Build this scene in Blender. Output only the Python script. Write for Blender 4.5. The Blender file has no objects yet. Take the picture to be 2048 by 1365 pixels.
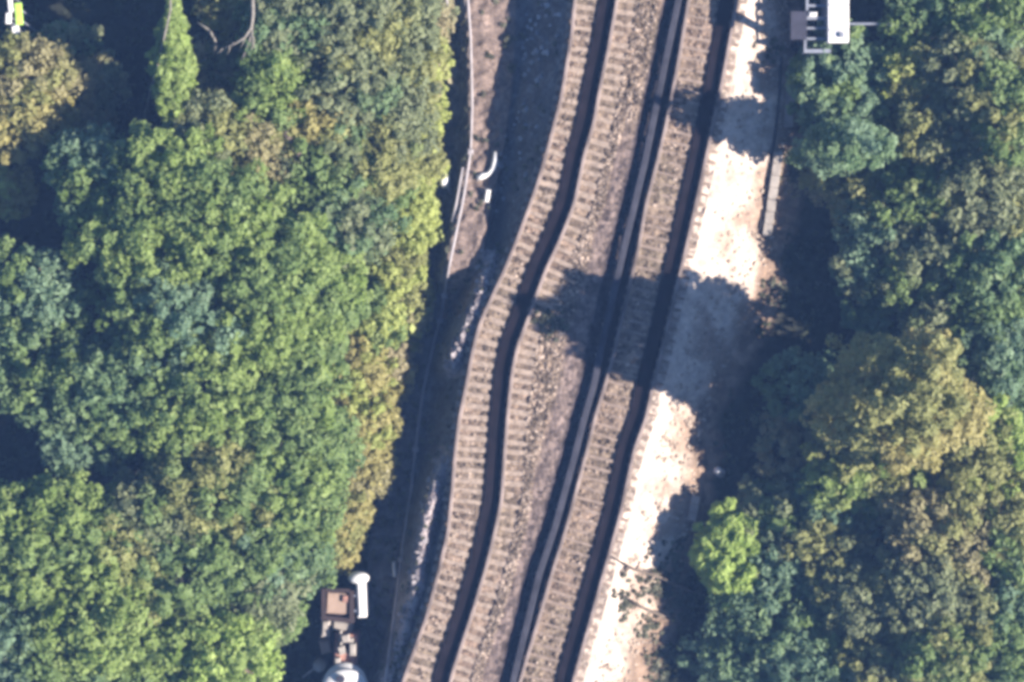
import bpy, math, random
import numpy as np
from mathutils import Vector

# ------------------------------------------------------------------ camera, light, exposure
scene = bpy.context.scene
COL = scene.collection
CAM_H = 100.0
S = 0.02                      # metres per photograph pixel (2048 wide) at rail level
cam_d = bpy.data.cameras.new('camera')
cam_d.sensor_width = 36.0
cam_d.lens = 36.0 * CAM_H / (2048 * S)
cam_d.clip_end = 6000
cam = bpy.data.objects.new('camera', cam_d)
cam.location = (0, 0, CAM_H)
COL.objects.link(cam)
scene.camera = cam

SUN_ELEV = math.radians(34)
SUN_H = Vector((0.96, -0.28, 0)).normalized()     # horizontal direction towards the sun
to_sun = Vector((SUN_H.x * math.cos(SUN_ELEV), SUN_H.y * math.cos(SUN_ELEV), math.sin(SUN_ELEV)))
w = bpy.data.worlds.new('World')
scene.world = w
w.use_nodes = True
nt = w.node_tree
bg = nt.nodes['Background']
sky = nt.nodes.new('ShaderNodeTexSky')
sky.sky_type = 'NISHITA'
sky.sun_disc = False
sky.sun_elevation = SUN_ELEV
sky.sun_rotation = math.atan2(SUN_H.x, SUN_H.y)
sky.ozone_density = 5.0
sky.air_density = 1.0
sky.dust_density = 0.3
nt.links.new(sky.outputs[0], bg.inputs[0])
bg.inputs[1].default_value = 0.05
sd = bpy.data.lights.new('sun', 'SUN')
sd.energy = 5.0
sd.angle = math.radians(0.5)
sd.color = (1.0, 0.90, 0.79)
sun = bpy.data.objects.new('sun', sd)
sun.rotation_euler = to_sun.to_track_quat('Z', 'Y').to_euler()
sun.location = (60, -30, 60)
COL.objects.link(sun)
scene.view_settings.view_transform = 'Standard'
scene.view_settings.look = 'None'
scene.view_settings.gamma = 1.0
scene.view_settings.use_curve_mapping = False
scene.view_settings.exposure = 1.75
scene.render.filter_size = 3.9
scene.cycles.filter_width = 3.9
scene.cycles.use_denoising = True
scene.cycles.max_bounces = 8
scene.cycles.diffuse_bounces = 4
scene.cycles.transparent_max_bounces = 4
scene.cycles.volume_bounces = 0

rng = np.random.default_rng(11)
random.seed(5)

# ------------------------------------------------------------------ helpers
def P(px, py, z=0.0):
    k = (CAM_H - z) / CAM_H
    return Vector(((px - 1024) * S * k, (682.5 - py) * S * k, z))

def X(px): return (px - 1024) * S
def Y(py): return (682.5 - py) * S

def tag(o, label=None, cat=None, group=None, kind=None):
    if label: o['label'] = label
    if cat: o['category'] = cat
    if group: o['group'] = group
    if kind: o['kind'] = kind
    return o

def empty(name, loc, label=None, cat=None, group=None):
    o = bpy.data.objects.new(name, None)
    o.location = loc
    o.empty_display_size = 0.3
    COL.objects.link(o)
    return tag(o, label, cat, group)

def mesh_np(name, verts, quads, mat, parent=None, cols=None, smooth=True, loc=(0, 0, 0)):
    me = bpy.data.meshes.new(name)
    verts = np.asarray(verts, dtype=np.float32)
    quads = np.asarray(quads, dtype=np.int32)
    nv, nq, k = len(verts), len(quads), quads.shape[1]
    me.vertices.add(nv)
    me.vertices.foreach_set('co', verts.ravel())
    me.loops.add(nq * k)
    me.loops.foreach_set('vertex_index', quads.ravel())
    me.polygons.add(nq)
    me.polygons.foreach_set('loop_start', np.arange(0, nq * k, k, dtype=np.int32))
    me.polygons.foreach_set('use_smooth', np.full(nq, smooth))
    me.update(calc_edges=True)
    if cols is not None:
        a = me.color_attributes.new('Col', 'FLOAT_COLOR', 'POINT')
        c4 = np.ones((nv, 4), dtype=np.float32)
        c4[:, :3] = cols
        a.data.foreach_set('color', c4.ravel())
    me.materials.append(mat)
    o = bpy.data.objects.new(name, me)
    o.location = loc
    COL.objects.link(o)
    if parent is not None: o.parent = parent
    return o

class MB:
    """collects simple shapes into ONE mesh"""
    def __init__(s): s.v = []; s.f = []
    def box(s, c, size, rz=0.0, taper=1.0, bevel=0.0):
        cx, cy, cz = c; sx, sy, sz = [d / 2 for d in size]
        n = len(s.v); ca, sa = math.cos(rz), math.sin(rz)
        b = min(bevel, sx * .9, sy * .9, sz * .9)
        rings = [(-sz, 1.0, 0.0), (sz - b, 1.0, 0.0), (sz, taper, b)] if b > 0 else [(-sz, 1.0, 0.0), (sz, taper, 0.0)]
        for (z, t, ins) in rings:
            hx, hy = sx * t - ins, sy * t - ins
            for (x, y) in ((-hx, -hy), (hx, -hy), (hx, hy), (-hx, hy)):
                s.v.append((cx + x * ca - y * sa, cy + x * sa + y * ca, cz + z))
        s.f.append((n + 3, n + 2, n + 1, n))
        for r in range(len(rings) - 1):
            a = n + r * 4
            for i in range(4):
                j = (i + 1) % 4
                s.f.append((a + i, a + j, a + 4 + j, a + 4 + i))
        a = n + (len(rings) - 1) * 4
        s.f.append((a, a + 1, a + 2, a + 3))
        return s
    def tube(s, pts, r, seg=8):
        pts = [Vector(p) for p in pts]
        rr = r if isinstance(r, (list, tuple)) else [r] * len(pts)
        n = len(s.v)
        for i, p in enumerate(pts):
            t = (pts[min(i + 1, len(pts) - 1)] - pts[max(i - 1, 0)]).normalized()
            up = Vector((0, 0, 1)) if abs(t.z) < 0.9 else Vector((1, 0, 0))
            u = t.cross(up).normalized(); v = u.cross(t)
            for k in range(seg):
                a = 2 * math.pi * k / seg
                s.v.append(tuple(p + (u * math.cos(a) + v * math.sin(a)) * rr[i]))
        for i in range(len(pts) - 1):
            for k in range(seg):
                a = n + i * seg + k; b = n + i * seg + (k + 1) % seg
                s.f.append((a, b, b + seg, a + seg))
        s.f.append(tuple(n + k for k in range(seg))[::-1])
        s.f.append(tuple(n + (len(pts) - 1) * seg + k for k in range(seg)))
        return s
    def dome(s, c, rx, ry, rz, seg=20, rings=7, jit=0.0):
        n = len(s.v)
        for i in range(rings):
            ph = (math.pi / 2) * i / rings
            for k in range(seg):
                a = 2 * math.pi * k / seg
                q = 1 + random.uniform(-jit, jit)
                s.v.append((c[0] + rx * math.cos(ph) * math.cos(a) * q, c[1] + ry * math.cos(ph) * math.sin(a) * q, c[2] + rz * math.sin(ph)))
        s.v.append((c[0], c[1], c[2] + rz))
        for i in range(rings - 1):
            for k in range(seg):
                a = n + i * seg + k; b = n + i * seg + (k + 1) % seg
                s.f.append((a, b, b + seg, a + seg))
        top = n + rings * seg
        for k in range(seg):
            s.f.append((n + (rings - 1) * seg + k, n + (rings - 1) * seg + (k + 1) % seg, top))
        s.f.append(tuple(n + k for k in range(seg))[::-1])
        return s
    def build(s, name, mat, parent=None, origin=(0, 0, 0), smooth=False):
        me = bpy.data.meshes.new(name)
        o0 = Vector(origin)
        me.from_pydata([tuple(Vector(v) - o0) for v in s.v], [], s.f)
        me.polygons.foreach_set('use_smooth', [smooth] * len(me.polygons))
        me.materials.append(mat)
        me.update()
        o = bpy.data.objects.new(name, me)
        COL.objects.link(o)
        if parent is not None: o.parent = parent
        else: o.location = o0
        return o

def mat_new(name):
    m = bpy.data.materials.new(name); m.use_nodes = True
    return m, m.node_tree, m.node_tree.nodes['Principled BSDF']

def mat_plain(name, c, rough=0.8, metal=0.0, var=0.25, scale=3.0, bump=0.15):
    """solid colour with procedural dirt and a little bump"""
    m, t, b = mat_new(name)
    geo = t.nodes.new('ShaderNodeNewGeometry')
    n = t.nodes.new('ShaderNodeTexNoise'); n.inputs['Scale'].default_value = scale; n.inputs['Detail'].default_value = 6
    r = t.nodes.new('ShaderNodeValToRGB')
    r.color_ramp.elements[0].position = .3; r.color_ramp.elements[1].position = .7
    r.color_ramp.elements[0].color = (*[x * (1 - var) for x in c], 1)
    r.color_ramp.elements[1].color = (*[min(1, x * (1 + var)) for x in c], 1)
    t.links.new(geo.outputs['Position'], n.inputs['Vector'])
    t.links.new(n.outputs[0], r.inputs[0]); t.links.new(r.outputs[0], b.inputs['Base Color'])
    b.inputs['Roughness'].default_value = rough; b.inputs['Metallic'].default_value = metal
    if bump:
        bp = t.nodes.new('ShaderNodeBump'); bp.inputs['Strength'].default_value = bump; bp.inputs['Distance'].default_value = .03
        t.links.new(n.outputs[0], bp.inputs['Height']); t.links.new(bp.outputs[0], b.inputs['Normal'])
    return m

def mat_ground(name, stone=7.0, var=0.35, bump=0.6, patch=0.5, dist=0.05):
    """vertex albedo broken up by stones and patches"""
    m, t, b = mat_new(name)
    at = t.nodes.new('ShaderNodeAttribute'); at.attribute_name = 'Col'
    geo = t.nodes.new('ShaderNodeNewGeometry')
    vo = t.nodes.new('ShaderNodeTexVoronoi'); vo.inputs['Scale'].default_value = stone
    no = t.nodes.new('ShaderNodeTexNoise'); no.inputs['Scale'].default_value = patch * 2; no.inputs['Detail'].default_value = 8; no.inputs['Roughness'].default_value = .65
    for q in (vo, no): t.links.new(geo.outputs['Position'], q.inputs['Vector'])
    sep = t.nodes.new('ShaderNodeSeparateColor'); t.links.new(vo.outputs['Color'], sep.inputs[0])
    mr = t.nodes.new('ShaderNodeMapRange'); mr.inputs[3].default_value = 1 - var; mr.inputs[4].default_value = 1 + var
    t.links.new(sep.outputs[0], mr.inputs[0])
    mr2 = t.nodes.new('ShaderNodeMapRange'); mr2.inputs[1].default_value = .3; mr2.inputs[2].default_value = .7
    mr2.inputs[3].default_value = 1 - var * .9; mr2.inputs[4].default_value = 1 + var * .6
    t.links.new(no.outputs[0], mr2.inputs[0])
    mu = t.nodes.new('ShaderNodeMath'); mu.operation = 'MULTIPLY'
    t.links.new(mr.outputs[0], mu.inputs[0]); t.links.new(mr2.outputs[0], mu.inputs[1])
    vm = t.nodes.new('ShaderNodeVectorMath'); vm.operation = 'SCALE'
    t.links.new(at.outputs['Color'], vm.inputs[0]); t.links.new(mu.outputs[0], vm.inputs['Scale'])
    t.links.new(vm.outputs[0], b.inputs['Base Color'])
    b.inputs['Roughness'].default_value = 0.95
    b.inputs['Specular IOR Level'].default_value = 0.15
    bp = t.nodes.new('ShaderNodeBump'); bp.inputs['Strength'].default_value = bump; bp.inputs['Distance'].default_value = dist; bp.invert = True
    t.links.new(vo.outputs['Distance'], bp.inputs['Height']); t.links.new(bp.outputs[0], b.inputs['Normal'])
    return m

def mat_leaf():
    m, t, b = mat_new('leaf')
    at = t.nodes.new('ShaderNodeAttribute'); at.attribute_name = 'Col'
    t.links.new(at.outputs['Color'], b.inputs['Base Color'])
    b.inputs['Roughness'].default_value = .55
    b.inputs['Specular IOR Level'].default_value = .25
    tr = t.nodes.new('ShaderNodeBsdfTranslucent'); t.links.new(at.outputs['Color'], tr.inputs[0])
    mx = t.nodes.new('ShaderNodeMixShader'); mx.inputs[0].default_value = .55
    out = t.nodes['Material Output']
    t.links.new(b.outputs[0], mx.inputs[1]); t.links.new(tr.outputs[0], mx.inputs[2]); t.links.new(mx.outputs[0], out.inputs[0])
    return m

M = dict(
    leaf=mat_leaf(),
    bark=mat_plain('bark', (.11, .085, .065), .9, var=.4, scale=9, bump=.5),
    pale_bark=mat_plain('pale_bark', (.17, .155, .135), .9, var=.3, scale=8, bump=.4),
    rail=mat_plain('rail_steel', (.19, .152, .138), .6, .1, var=.55, scale=1.1),
    rail_side=mat_plain('conductor_steel', (.040, .040, .052), .9, .0, var=.3, scale=2.0),
    sleeper=mat_plain('sleeper_concrete', (.250, .195, .155), .9, var=.35, scale=5, bump=.3),
    sleeper_white=mat_plain('sleeper_pale_concrete', (.20, .152, .122), .9, var=.3, scale=4, bump=.3),
    pot=mat_plain('insulator_ceramic', (.30, .27, .25), .4),
    conduit=mat_plain('conduit_paint', (.30, .275, .29), .6, var=.25, scale=1.5),
    white=mat_plain('white_paint', (.62, .61, .60), .5, var=.08, scale=2),
    concrete=mat_plain('concrete', (.27, .24, .215), .9, var=.25, scale=3, bump=.3),
    beige=mat_plain('beige_felt', (.27, .19, .145), .9, var=.15, scale=2, bump=.2),
    dark_frame=mat_plain('dark_brown_timber', (.025, .013, .013), .8, var=.3),
    brick=mat_plain('pink_rubble', (.26, .135, .105), .9, var=.5, scale=4, bump=.4),
    dark_steel=mat_plain('dark_steel', (.028, .028, .045), .6, .2, var=.3),
    grey_steel=mat_plain('grey_steel', (.20, .215, .26), .5, .2, var=.2),
    board=mat_plain('rail_shade_dark', (.011, .008, .010), 1.0, var=.4, scale=2.0),  # near-black colour holding the shade beside the rails
    cable=mat_plain('black_cable', (.02, .018, .022), .7),
    lime=mat_plain('lime_plastic', (.40, .62, .10), .5, var=.15),
    ballast=mat_ground('ballast', 6.0, .52, .7, .6),
    white_ballast=mat_ground('white_ballast', 7.0, .16, .35, .5),
    gravel=mat_ground('gravel', 8.0, .3, .5, .7),
    soil=mat_ground('soil', 4.0, .35, .5, .5),
)

for k in ('board', 'rail_side', 'rail'):  # 'board' is the dark rail shade colour
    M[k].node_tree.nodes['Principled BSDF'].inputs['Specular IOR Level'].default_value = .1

# ------------------------------------------------------------------ curves traced along the line (x, y in photo pixels)
def curve(pts):
    pts = sorted((y, x) for (x, y) in pts)
    ys = np.array([p[0] for p in pts], float); xs = np.array([p[1] for p in pts], float)
    s0 = (xs[1] - xs[0]) / (ys[1] - ys[0]); s1 = (xs[-1] - xs[-2]) / (ys[-1] - ys[-2])
    yy = np.arange(-700, 2100, 5.0)
    v = np.interp(yy, ys, xs)
    v = np.where(yy < ys[0], xs[0] + (yy - ys[0]) * s0 * .6, v)
    v = np.where(yy > ys[-1], xs[-1] + (yy - ys[-1]) * s1 * .6, v)
    k = np.exp(-np.linspace(-2, 2, 9) ** 2); k /= k.sum()
    v2 = np.convolve(np.pad(v, 4, mode='edge'), k, 'valid')
    return lambda y: np.interp(y, yy, v2)

R1 = curve([(1150, 0), (1143, 73), (1131, 146), (1122, 199), (1111, 240), (1099, 287), (1076, 366), (1064, 400), (1036, 476), (1012, 535), (980, 604), (962, 642), (951, 680), (943, 717), (932, 776), (919, 838), (911, 900), (906, 968), (897, 1061), (877, 1146), (853, 1235), (808, 1358)])
R2 = curve([(1234, 0), (1216, 103), (1206, 146), (1196, 199), (1187, 249), (1169, 308), (1155, 378), (1149, 407), (1122, 476), (1091, 542), (1067, 607), (1050, 655), (1036, 690), (1025, 741), (1019, 793), (1015, 838), (1010, 900), (1003, 1002), (986, 1081), (971, 1139), (945, 1225), (905, 1345)])
D3 = curve([(1325, 0), (1307, 117), (1289, 190), (1260, 340), (1254, 380), (1235, 466), (1222, 535), (1174, 707), (1163, 769), (1143, 841), (1130, 900), (1078, 1071), (1058, 1139), (1031, 1242), (1007, 1331)])
G = curve([(1356, 0), (1325, 146), (1313, 205), (1289, 322), (1267, 414), (1246, 500), (1198, 714), (1187, 769), (1167, 838), (1147, 917), (1109, 1054), (1078, 1146), (1058, 1228), (1027, 1354)])
R3 = curve([(1377, 0), (1360, 103), (1345, 182), (1330, 258), (1316, 316), (1291, 414), (1277, 494), (1225, 717), (1208, 776), (1189, 838), (1174, 900), (1133, 1054), (1106, 1139), (1078, 1235), (1041, 1358)])
R4 = curve([(1474, 0), (1455, 102), (1441, 177), (1417, 290), (1393, 400), (1372, 494), (1320, 717), (1306, 769), (1291, 838), (1268, 900), (1238, 1037), (1209, 1139), (1182, 1235), (1148, 1354)])
LN = curve([(935, 0), (940, 70), (943, 200), (940, 300), (925, 400), (900, 520), (880, 620), (860, 700), (840, 790), (828, 880), (815, 1000), (800, 1100), (785, 1230), (770, 1365)])
ER = curve([(1030, 0), (1024, 150), (1012, 250), (1000, 330), (982, 400), (968, 480), (966, 530), (940, 600), (900, 660)])
P6 = curve([(1580, 0), (1600, 100), (1600, 300), (1565, 430), (1530, 590), (1450, 740), (1400, 900), (1410, 1040), (1330, 1200), (1290, 1365)])
FR = curve([(1000, 400), (975, 540), (958, 600), (932, 660), (905, 725), (893, 850), (885, 930), (865, 1000), (850, 1060), (840, 1130), (830, 1190), (812, 1260), (780, 1365)])
FZ = curve([(-3, 430), (-.6, 510), (-.12, 560), (.02, 610), (.0, 690), (-.3, 735), (-1.6, 770), (-1.6, 880), (-.30, 930), (-.10, 1000), (-.15, 1060), (-.2, 1130), (-.18, 1190), (-.5, 1240), (-.8, 1300), (-.3, 1350)])

def sstep(a, b, x):
    t = np.clip((x - a) / (b - a), 0, 1); return t * t * (3 - 2 * t)

# smooth random field: value noise on a lattice
def vnoise(x, y, cell, seed):
    g = np.random.default_rng(seed).random((256, 256))
    fx, fy = x / cell, y / cell
    ix, iy = np.floor(fx).astype(int), np.floor(fy).astype(int)
    tx, ty = fx - ix, fy - iy
    tx = tx * tx * (3 - 2 * tx); ty = ty * ty * (3 - 2 * ty)
    a = g[ix % 256, iy % 256]; b = g[(ix + 1) % 256, iy % 256]; c = g[ix % 256, (iy + 1) % 256]; d = g[(ix + 1) % 256, (iy + 1) % 256]
    return (a * (1 - tx) + b * tx) * (1 - ty) + (c * (1 - tx) + d * tx) * ty

def left_ground(py): return -2.4 - .7 * sstep(480, 700, py)
RIGHT_Z = -1.55

def base_height(px, py):
    """height of the ground at arrays of photo-plane points (before small noise)"""
    r1, r2, r3, r4, ln, er, p6 = R1(py), R2(py), R3(py), R4(py), LN(py), ER(py), P6(py)
    zg = left_ground(py)
    wE = 1 - sstep(520, 620, py)
    zE = (-1.5 + .35 * sstep(200, 330, py) + .55 * sstep(320, 470, py)) * wE + zg * (1 - wE)
    e2 = np.maximum(er * wE + (ln + 10) * (1 - wE), ln + 10)
    e2 = np.minimum(e2, r1 - 40)
    toe = np.maximum(e2 + 6, r1 - 95 + 0 * px)
    zt = np.minimum(zE - .25 * wE, -1.75 * wE + zg * (1 - wE))
    def seg(a, b, za, zb):
        t = np.clip((px - a) / np.maximum(b - a, 1e-3), 0, 1); return za + (zb - za) * t
    z = np.where(px < ln - 10, seg(ln - 32, ln - 10, zg, zE), zE)
    z = np.where(px > e2, seg(e2, toe, zE, zt), z)
    z = np.where(px > toe, seg(toe, r1 - 10, zt, -.06), z)
    z = np.where(px > r1 - 10, seg(r1 - 10, r1, -.06, 0), z)
    # ridge of loose ballast beside the left track
    fz = FZ(py); fx = FR(py)
    z = np.where(px < r1 - 8, np.maximum(z, fz - ((px - fx) / 17.0) ** 2 * .35), z)
    # troughs on the left of the rails, added to widen their shadow
    for r, wd, dp in ((r2, 34, .16), (r3, 18, .10), (r4, 32, .16), (G(py), 26, .12)):
        t = (r - px) / wd
        z = z - dp * sstep(-.05, .15, t) * (1 - sstep(.75, 1.05, t))
    z = z - .03 * sstep(0, 4, px - r4) * (1 - sstep(18, 26, px - r4))
    # right shoulder falling away to the right
    z = np.where(px > r4 + 20, seg(r4 + 20, p6, -.02, -1.3), z)
    z = np.where(px > p6, seg(p6, p6 + 50, -1.3, RIGHT_Z), z)
    return z

# ------------------------------------------------------------------ the ground in strips that share their edges
rows = np.concatenate([[-90000, -20000, -4000, -1200], np.arange(-320, 1690, 4.0), [2600, 5400, 21000, 91000]])
def build_ground():
    cl = np.clip(rows, -320, 1690)
    ln, er, r1, r4, p6 = LN(cl), ER(cl), R1(cl), R4(cl), P6(cl)
    e2 = np.minimum(np.maximum(er, ln + 22), r1 - 40)
    knots = [np.full_like(cl, -90000.), np.full_like(cl, -420.), ln - 70, ln - 8, e2, r1 - 14, r4 + 22, p6, np.full_like(cl, 2460.), np.full_like(cl, 91000.)]
    nsub = [4, 70, 14, 18, 26, 112, 36, 130, 4]
    cols = []; start = [0]
    for i, n in enumerate(nsub):
        for k in range(n):
            t = k / n
            if i == 0: t = 1 - (1 - t) ** 6
            if i == 8: t = t ** 6
            cols.append(knots[i] * (1 - t) + knots[i + 1] * t)
        start.append(start[-1] + n)
    cols.append(knots[-1])
    PX = np.stack(cols, 1); PY = np.repeat(cl[:, None], PX.shape[1], 1); RY = np.repeat(rows[:, None], PX.shape[1], 1)
    Z = base_height(PX, PY)
    x = X(PX); y = Y(RY)
    inner = (np.abs(PX - 1024) < 1600)
    onbed = (PX > R1(PY) - 14) & (PX < R4(PY) + 22)
    amp = np.where(onbed, .042, .075)
    amp = np.where((PX > R4(PY) + 22) & (PX < P6(PY)), .055, amp)
    z = Z + inner * (amp * (vnoise(x + 50, y + 50, .22, 1) - .5) * 2 + .05 * (1 - onbed) * (vnoise(x + 50, y + 50, .8, 2) - .5) * 2 + .02 * (rng.random(Z.shape) - .5))
    away = np.where(PX < 900, np.clip(-400 - PX, 0, None), np.clip(PX - 2440, 0, None))
    z = z - np.clip(away / 90000., 0, 1) * 1.0
    # --- albedo
    n1 = vnoise(x + 50, y + 50, 1.3, 3)[..., None]; n2 = vnoise(x + 50, y + 50, .3, 4)[..., None]
    def c(*a): return np.array(a, dtype=float)
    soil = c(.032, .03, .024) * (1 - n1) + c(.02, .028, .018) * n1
    ballast = c(.195, .140, .108) * (1 - n1) + c(.160, .127, .094) * n1
    taupe = c(.150, .114, .100)
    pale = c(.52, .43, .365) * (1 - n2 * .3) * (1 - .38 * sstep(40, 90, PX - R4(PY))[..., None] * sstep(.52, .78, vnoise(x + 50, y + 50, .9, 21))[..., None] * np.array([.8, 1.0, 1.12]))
    path = c(.215, .163, .138) * (1 - .35 * n2)
    col = np.zeros(PX.shape + (3,)) + soil
    w_ = lambda m: m[..., None].astype(float)
    r1g, r2g, r3g, r4g, gg, d3 = R1(PY), R2(PY), R3(PY), R4(PY), G(PY), D3(PY)
    bed = w_(PX > r1g - 12)
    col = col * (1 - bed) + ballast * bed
    # smooth sandy walkway between the tracks
    f = sstep(d3 - 62, d3 - 36, PX + 14 * (vnoise(x + 50, y + 50, .5, 9) - .5)) * (1 - sstep(d3 - 4, d3 + 4, PX)) * sstep(180, 330, PY) * (PX > r2g)
    f = w_(f); col = col * (1 - f) + taupe * f
    # the rails' shadow bands, painted dark into the ballast colour
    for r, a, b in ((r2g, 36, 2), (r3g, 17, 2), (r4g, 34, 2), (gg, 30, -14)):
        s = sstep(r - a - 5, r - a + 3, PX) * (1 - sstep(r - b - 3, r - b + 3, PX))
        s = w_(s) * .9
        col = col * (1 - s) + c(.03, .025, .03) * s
    # right shoulder of clean pale stone, earthier at its foot
    sh = w_(sstep(r4g + 3, r4g + 9, PX))
    col = col * (1 - sh) + pale * sh
    lil = w_((PX > r4g + 1) & (PX < r4g + 6)) * .5
    col = col * (1 - lil) + c(.16, .135, .14) * lil
    p6 = P6(PY)
    ft = w_(sstep(p6 - 60, p6 - 5, PX + 40 * (n1[..., 0] - .5)))
    col = col * (1 - ft) + (c(.24, .17, .125) * (1 - .4 * n2)) * ft
    gr = w_(sstep(p6 + 20, p6 + 55, PX + 40 * (n1[..., 0] - .5)))
    col = col * (1 - gr) + soil * gr
    bk = np.exp(-(((PX - 1620) / 85) ** 2 + ((PY - 352) / 34) ** 2)) * (PX > p6 - 30)
    bk = np.clip(w_(bk) * 1.6, 0, 1); col = col * (1 - bk) + c(.25, .185, .13) * (1 - .4 * n2) * bk
    # left side: gravel ledge, dark cinder slope and ridge
    ln_, er_ = LN(PY), np.minimum(np.maximum(ER(PY), LN(PY) + 22), r1g - 40)
    sl = w_((PX > ln_ - 70) & (PX < r1g - 12))
    cinder = c(.150, .145, .150) * (1 - .4 * n2)
    col = col * (1 - sl) + cinder * sl
    pt = w_((PX > ln_ - 8) & (PX < er_ + 2) & (PY < 640))
    col = col * (1 - pt) + path * pt
    fr = w_(np.exp(-((PX - FR(PY)) / 14.0) ** 2) * (FZ(PY) > -1.2) * (PX < r1g - 8) * (PY > 500))
    fr = np.clip(fr * 1.3, 0, 1)
    col = col * (1 - fr) + c(.34, .29, .29) * (.6 + .5 * n2) * fr
    V = np.stack([x, y, z], -1)
    H, W = PX.shape
    idx = np.arange(H * W).reshape(H, W)
    def strip(name, ranges, mat, rowmask=None):
        qs = []
        for a, b in ranges:
            A = idx[:-1, a:b]; B = idx[:-1, a + 1:b + 1]; C = idx[1:, a + 1:b + 1]; D = idx[1:, a:b]
            q = np.stack([D, C, B, A], -1)
            if rowmask is not None and (a, b) in rowmask: q = q[rowmask[(a, b)]]
            qs.append(q.reshape(-1, 4))
        q = np.concatenate(qs)
        used, inv = np.unique(q, return_inverse=True)
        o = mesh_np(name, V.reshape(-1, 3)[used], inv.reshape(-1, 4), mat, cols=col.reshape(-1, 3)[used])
        o['kind'] = 'structure'
        return o
    s = start
    up = rows[:-1] < 640
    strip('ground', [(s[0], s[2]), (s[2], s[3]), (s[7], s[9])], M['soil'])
    strip('gravel_path', [(s[3], s[4])], M['gravel'], {(s[3], s[4]): up})
    strip('embankment_slope', [(s[4], s[5]), (s[3], s[4])], M['gravel'], {(s[3], s[4]): ~up})
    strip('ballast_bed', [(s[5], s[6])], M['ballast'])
    strip('ballast_shoulder', [(s[6], s[7])], M['white_ballast'])
build_ground()

def hz(px, py):
    return float(base_height(np.array([[float(px)]]), np.array([[float(py)]]))[0, 0])

# ------------------------------------------------------------------ railway tracks
PYS = np.arange(-160, 1530, 8.0)
RAIL_PROFILE = [(-.08, 0), (.08, 0), (.08, .03), (.02, .06), (.02, .17), (.05, .19), (.05, .245), (-.05, .245), (-.05, .19), (-.02, .17), (-.02, .06), (-.08, .03)]
def sweep(name, cv, profile, mat, parent, z0, dx=0.0):
    xs, ys = X(cv(PYS) + dx), Y(PYS)
    n = len(profile); v = []; f = []
    for i in range(len(PYS)):
        a, b = max(i - 1, 0), min(i + 1, len(PYS) - 1)
        t = Vector((xs[b] - xs[a], ys[b] - ys[a], 0)).normalized()
        nx, ny = -t.y, t.x
        if nx < 0: nx, ny = -nx, -ny
        for (u, z) in profile:
            v.append((xs[i] + nx * u, ys[i] + ny * u, z0 + z))
    for i in range(len(PYS) - 1):
        for k in range(n):
            f.append((i * n + k, i * n + (k + 1) % n, (i + 1) * n + (k + 1) % n, (i + 1) * n + k))
    m = MB(); m.v = v; m.f = f
    return m.build(name, mat, parent, origin=parent.location)

def make_track(label, ra, rb, over_l, over_r, mat, dz, thick=1.0):
    t = empty('railway_track', P((ra(682) + rb(682)) / 2, 682, 0), label, 'railway track', 'railway tracks on the embankment')
    sweep('rail', ra, RAIL_PROFILE, M['rail'], t, .07)
    sweep('rail', rb, RAIL_PROFILE, M['rail'], t, .07)
    proto = None
    y = -45.0
    while y < 1420:
        a = Vector((X(ra(y)), Y(y), 0)); b = Vector((X(rb(y)), Y(y), 0))
        tang = Vector((X(ra(y + 20) + rb(y + 20)) - X(ra(y - 20) + rb(y - 20)), 2 * (Y(y + 20) - Y(y - 20)), 0)).normalized()
        across = Vector((-tang.y, tang.x, 0))
        if across.x < 0: across = -across
        wd = (b - a).dot(across)
        mid = (a + b) / 2
        if proto is None:
            m = MB().box((0, 0, 0), (1, .22, .16), bevel=.03)
            proto = m.build('sleeper', mat, t)
            s = proto
        else:
            s = proto.copy(); COL.objects.link(s); s.parent = t
        L = wd + over_l + over_r
        c = mid + across * ((over_r - over_l) / 2 + random.uniform(-.035, .035))
        s.location = c + Vector((0, 0, dz + random.uniform(-.02, .015))) - t.location
        s.rotation_euler = (0, 0, math.atan2(across.y, across.x) + random.uniform(-.025, .025))
        s.scale = (L, thick * random.uniform(.82, 1.18), 1)
        y += 21.0
    return t
def rail_shade_strip(cv, a, b, track, z):  # added dark flat strip standing in for a rail's cast shadow
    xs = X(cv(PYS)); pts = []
    sweep('rail_shade_strip', cv, [(a, 0), (b, 0), (b, .05), (b - .03, .06), (a + .03, .06), (a, .05)], M['board'], track, z)  # 'board' is the dark rail shade colour
t = make_track('railway track along the left of the embankment that kinks sharply in the middle', R1, R2, .28, .95, M['sleeper'], -.046)
rail_shade_strip(R2, -.72, -.13, t, .035)
t = make_track('straighter railway track beside the bright pale ballast shoulder, with pale sleeper ends', R3, R4, .2, .42, M['sleeper_white'], -.045, .62)
rail_shade_strip(R4, -.68, -.13, t, .035); rail_shade_strip(R3, -.36, -.13, t, .035)

t = empty('conductor_rail', P(G(682), 682, 0), 'broad dull grey conductor rail running between the two railway tracks', 'conductor rail')
sweep('rail', G, [(-.12, 0), (.12, 0), (.14, .05), (.14, .13), (.10, .16), (-.10, .16), (-.14, .13), (-.14, .05)], M['rail_side'], t, .10)
ip = None
for k in range(24):
    y = -30 + k * 62
    if ip is None: ip = MB().box((0, 0, .0), (.3, .26, .24), taper=.75).build('insulator', M['pot'], t); s = ip
    else: s = ip.copy(); COL.objects.link(s); s.parent = t
    s.location = Vector((X(G(y)), Y(y), -.02)) - t.location

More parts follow.
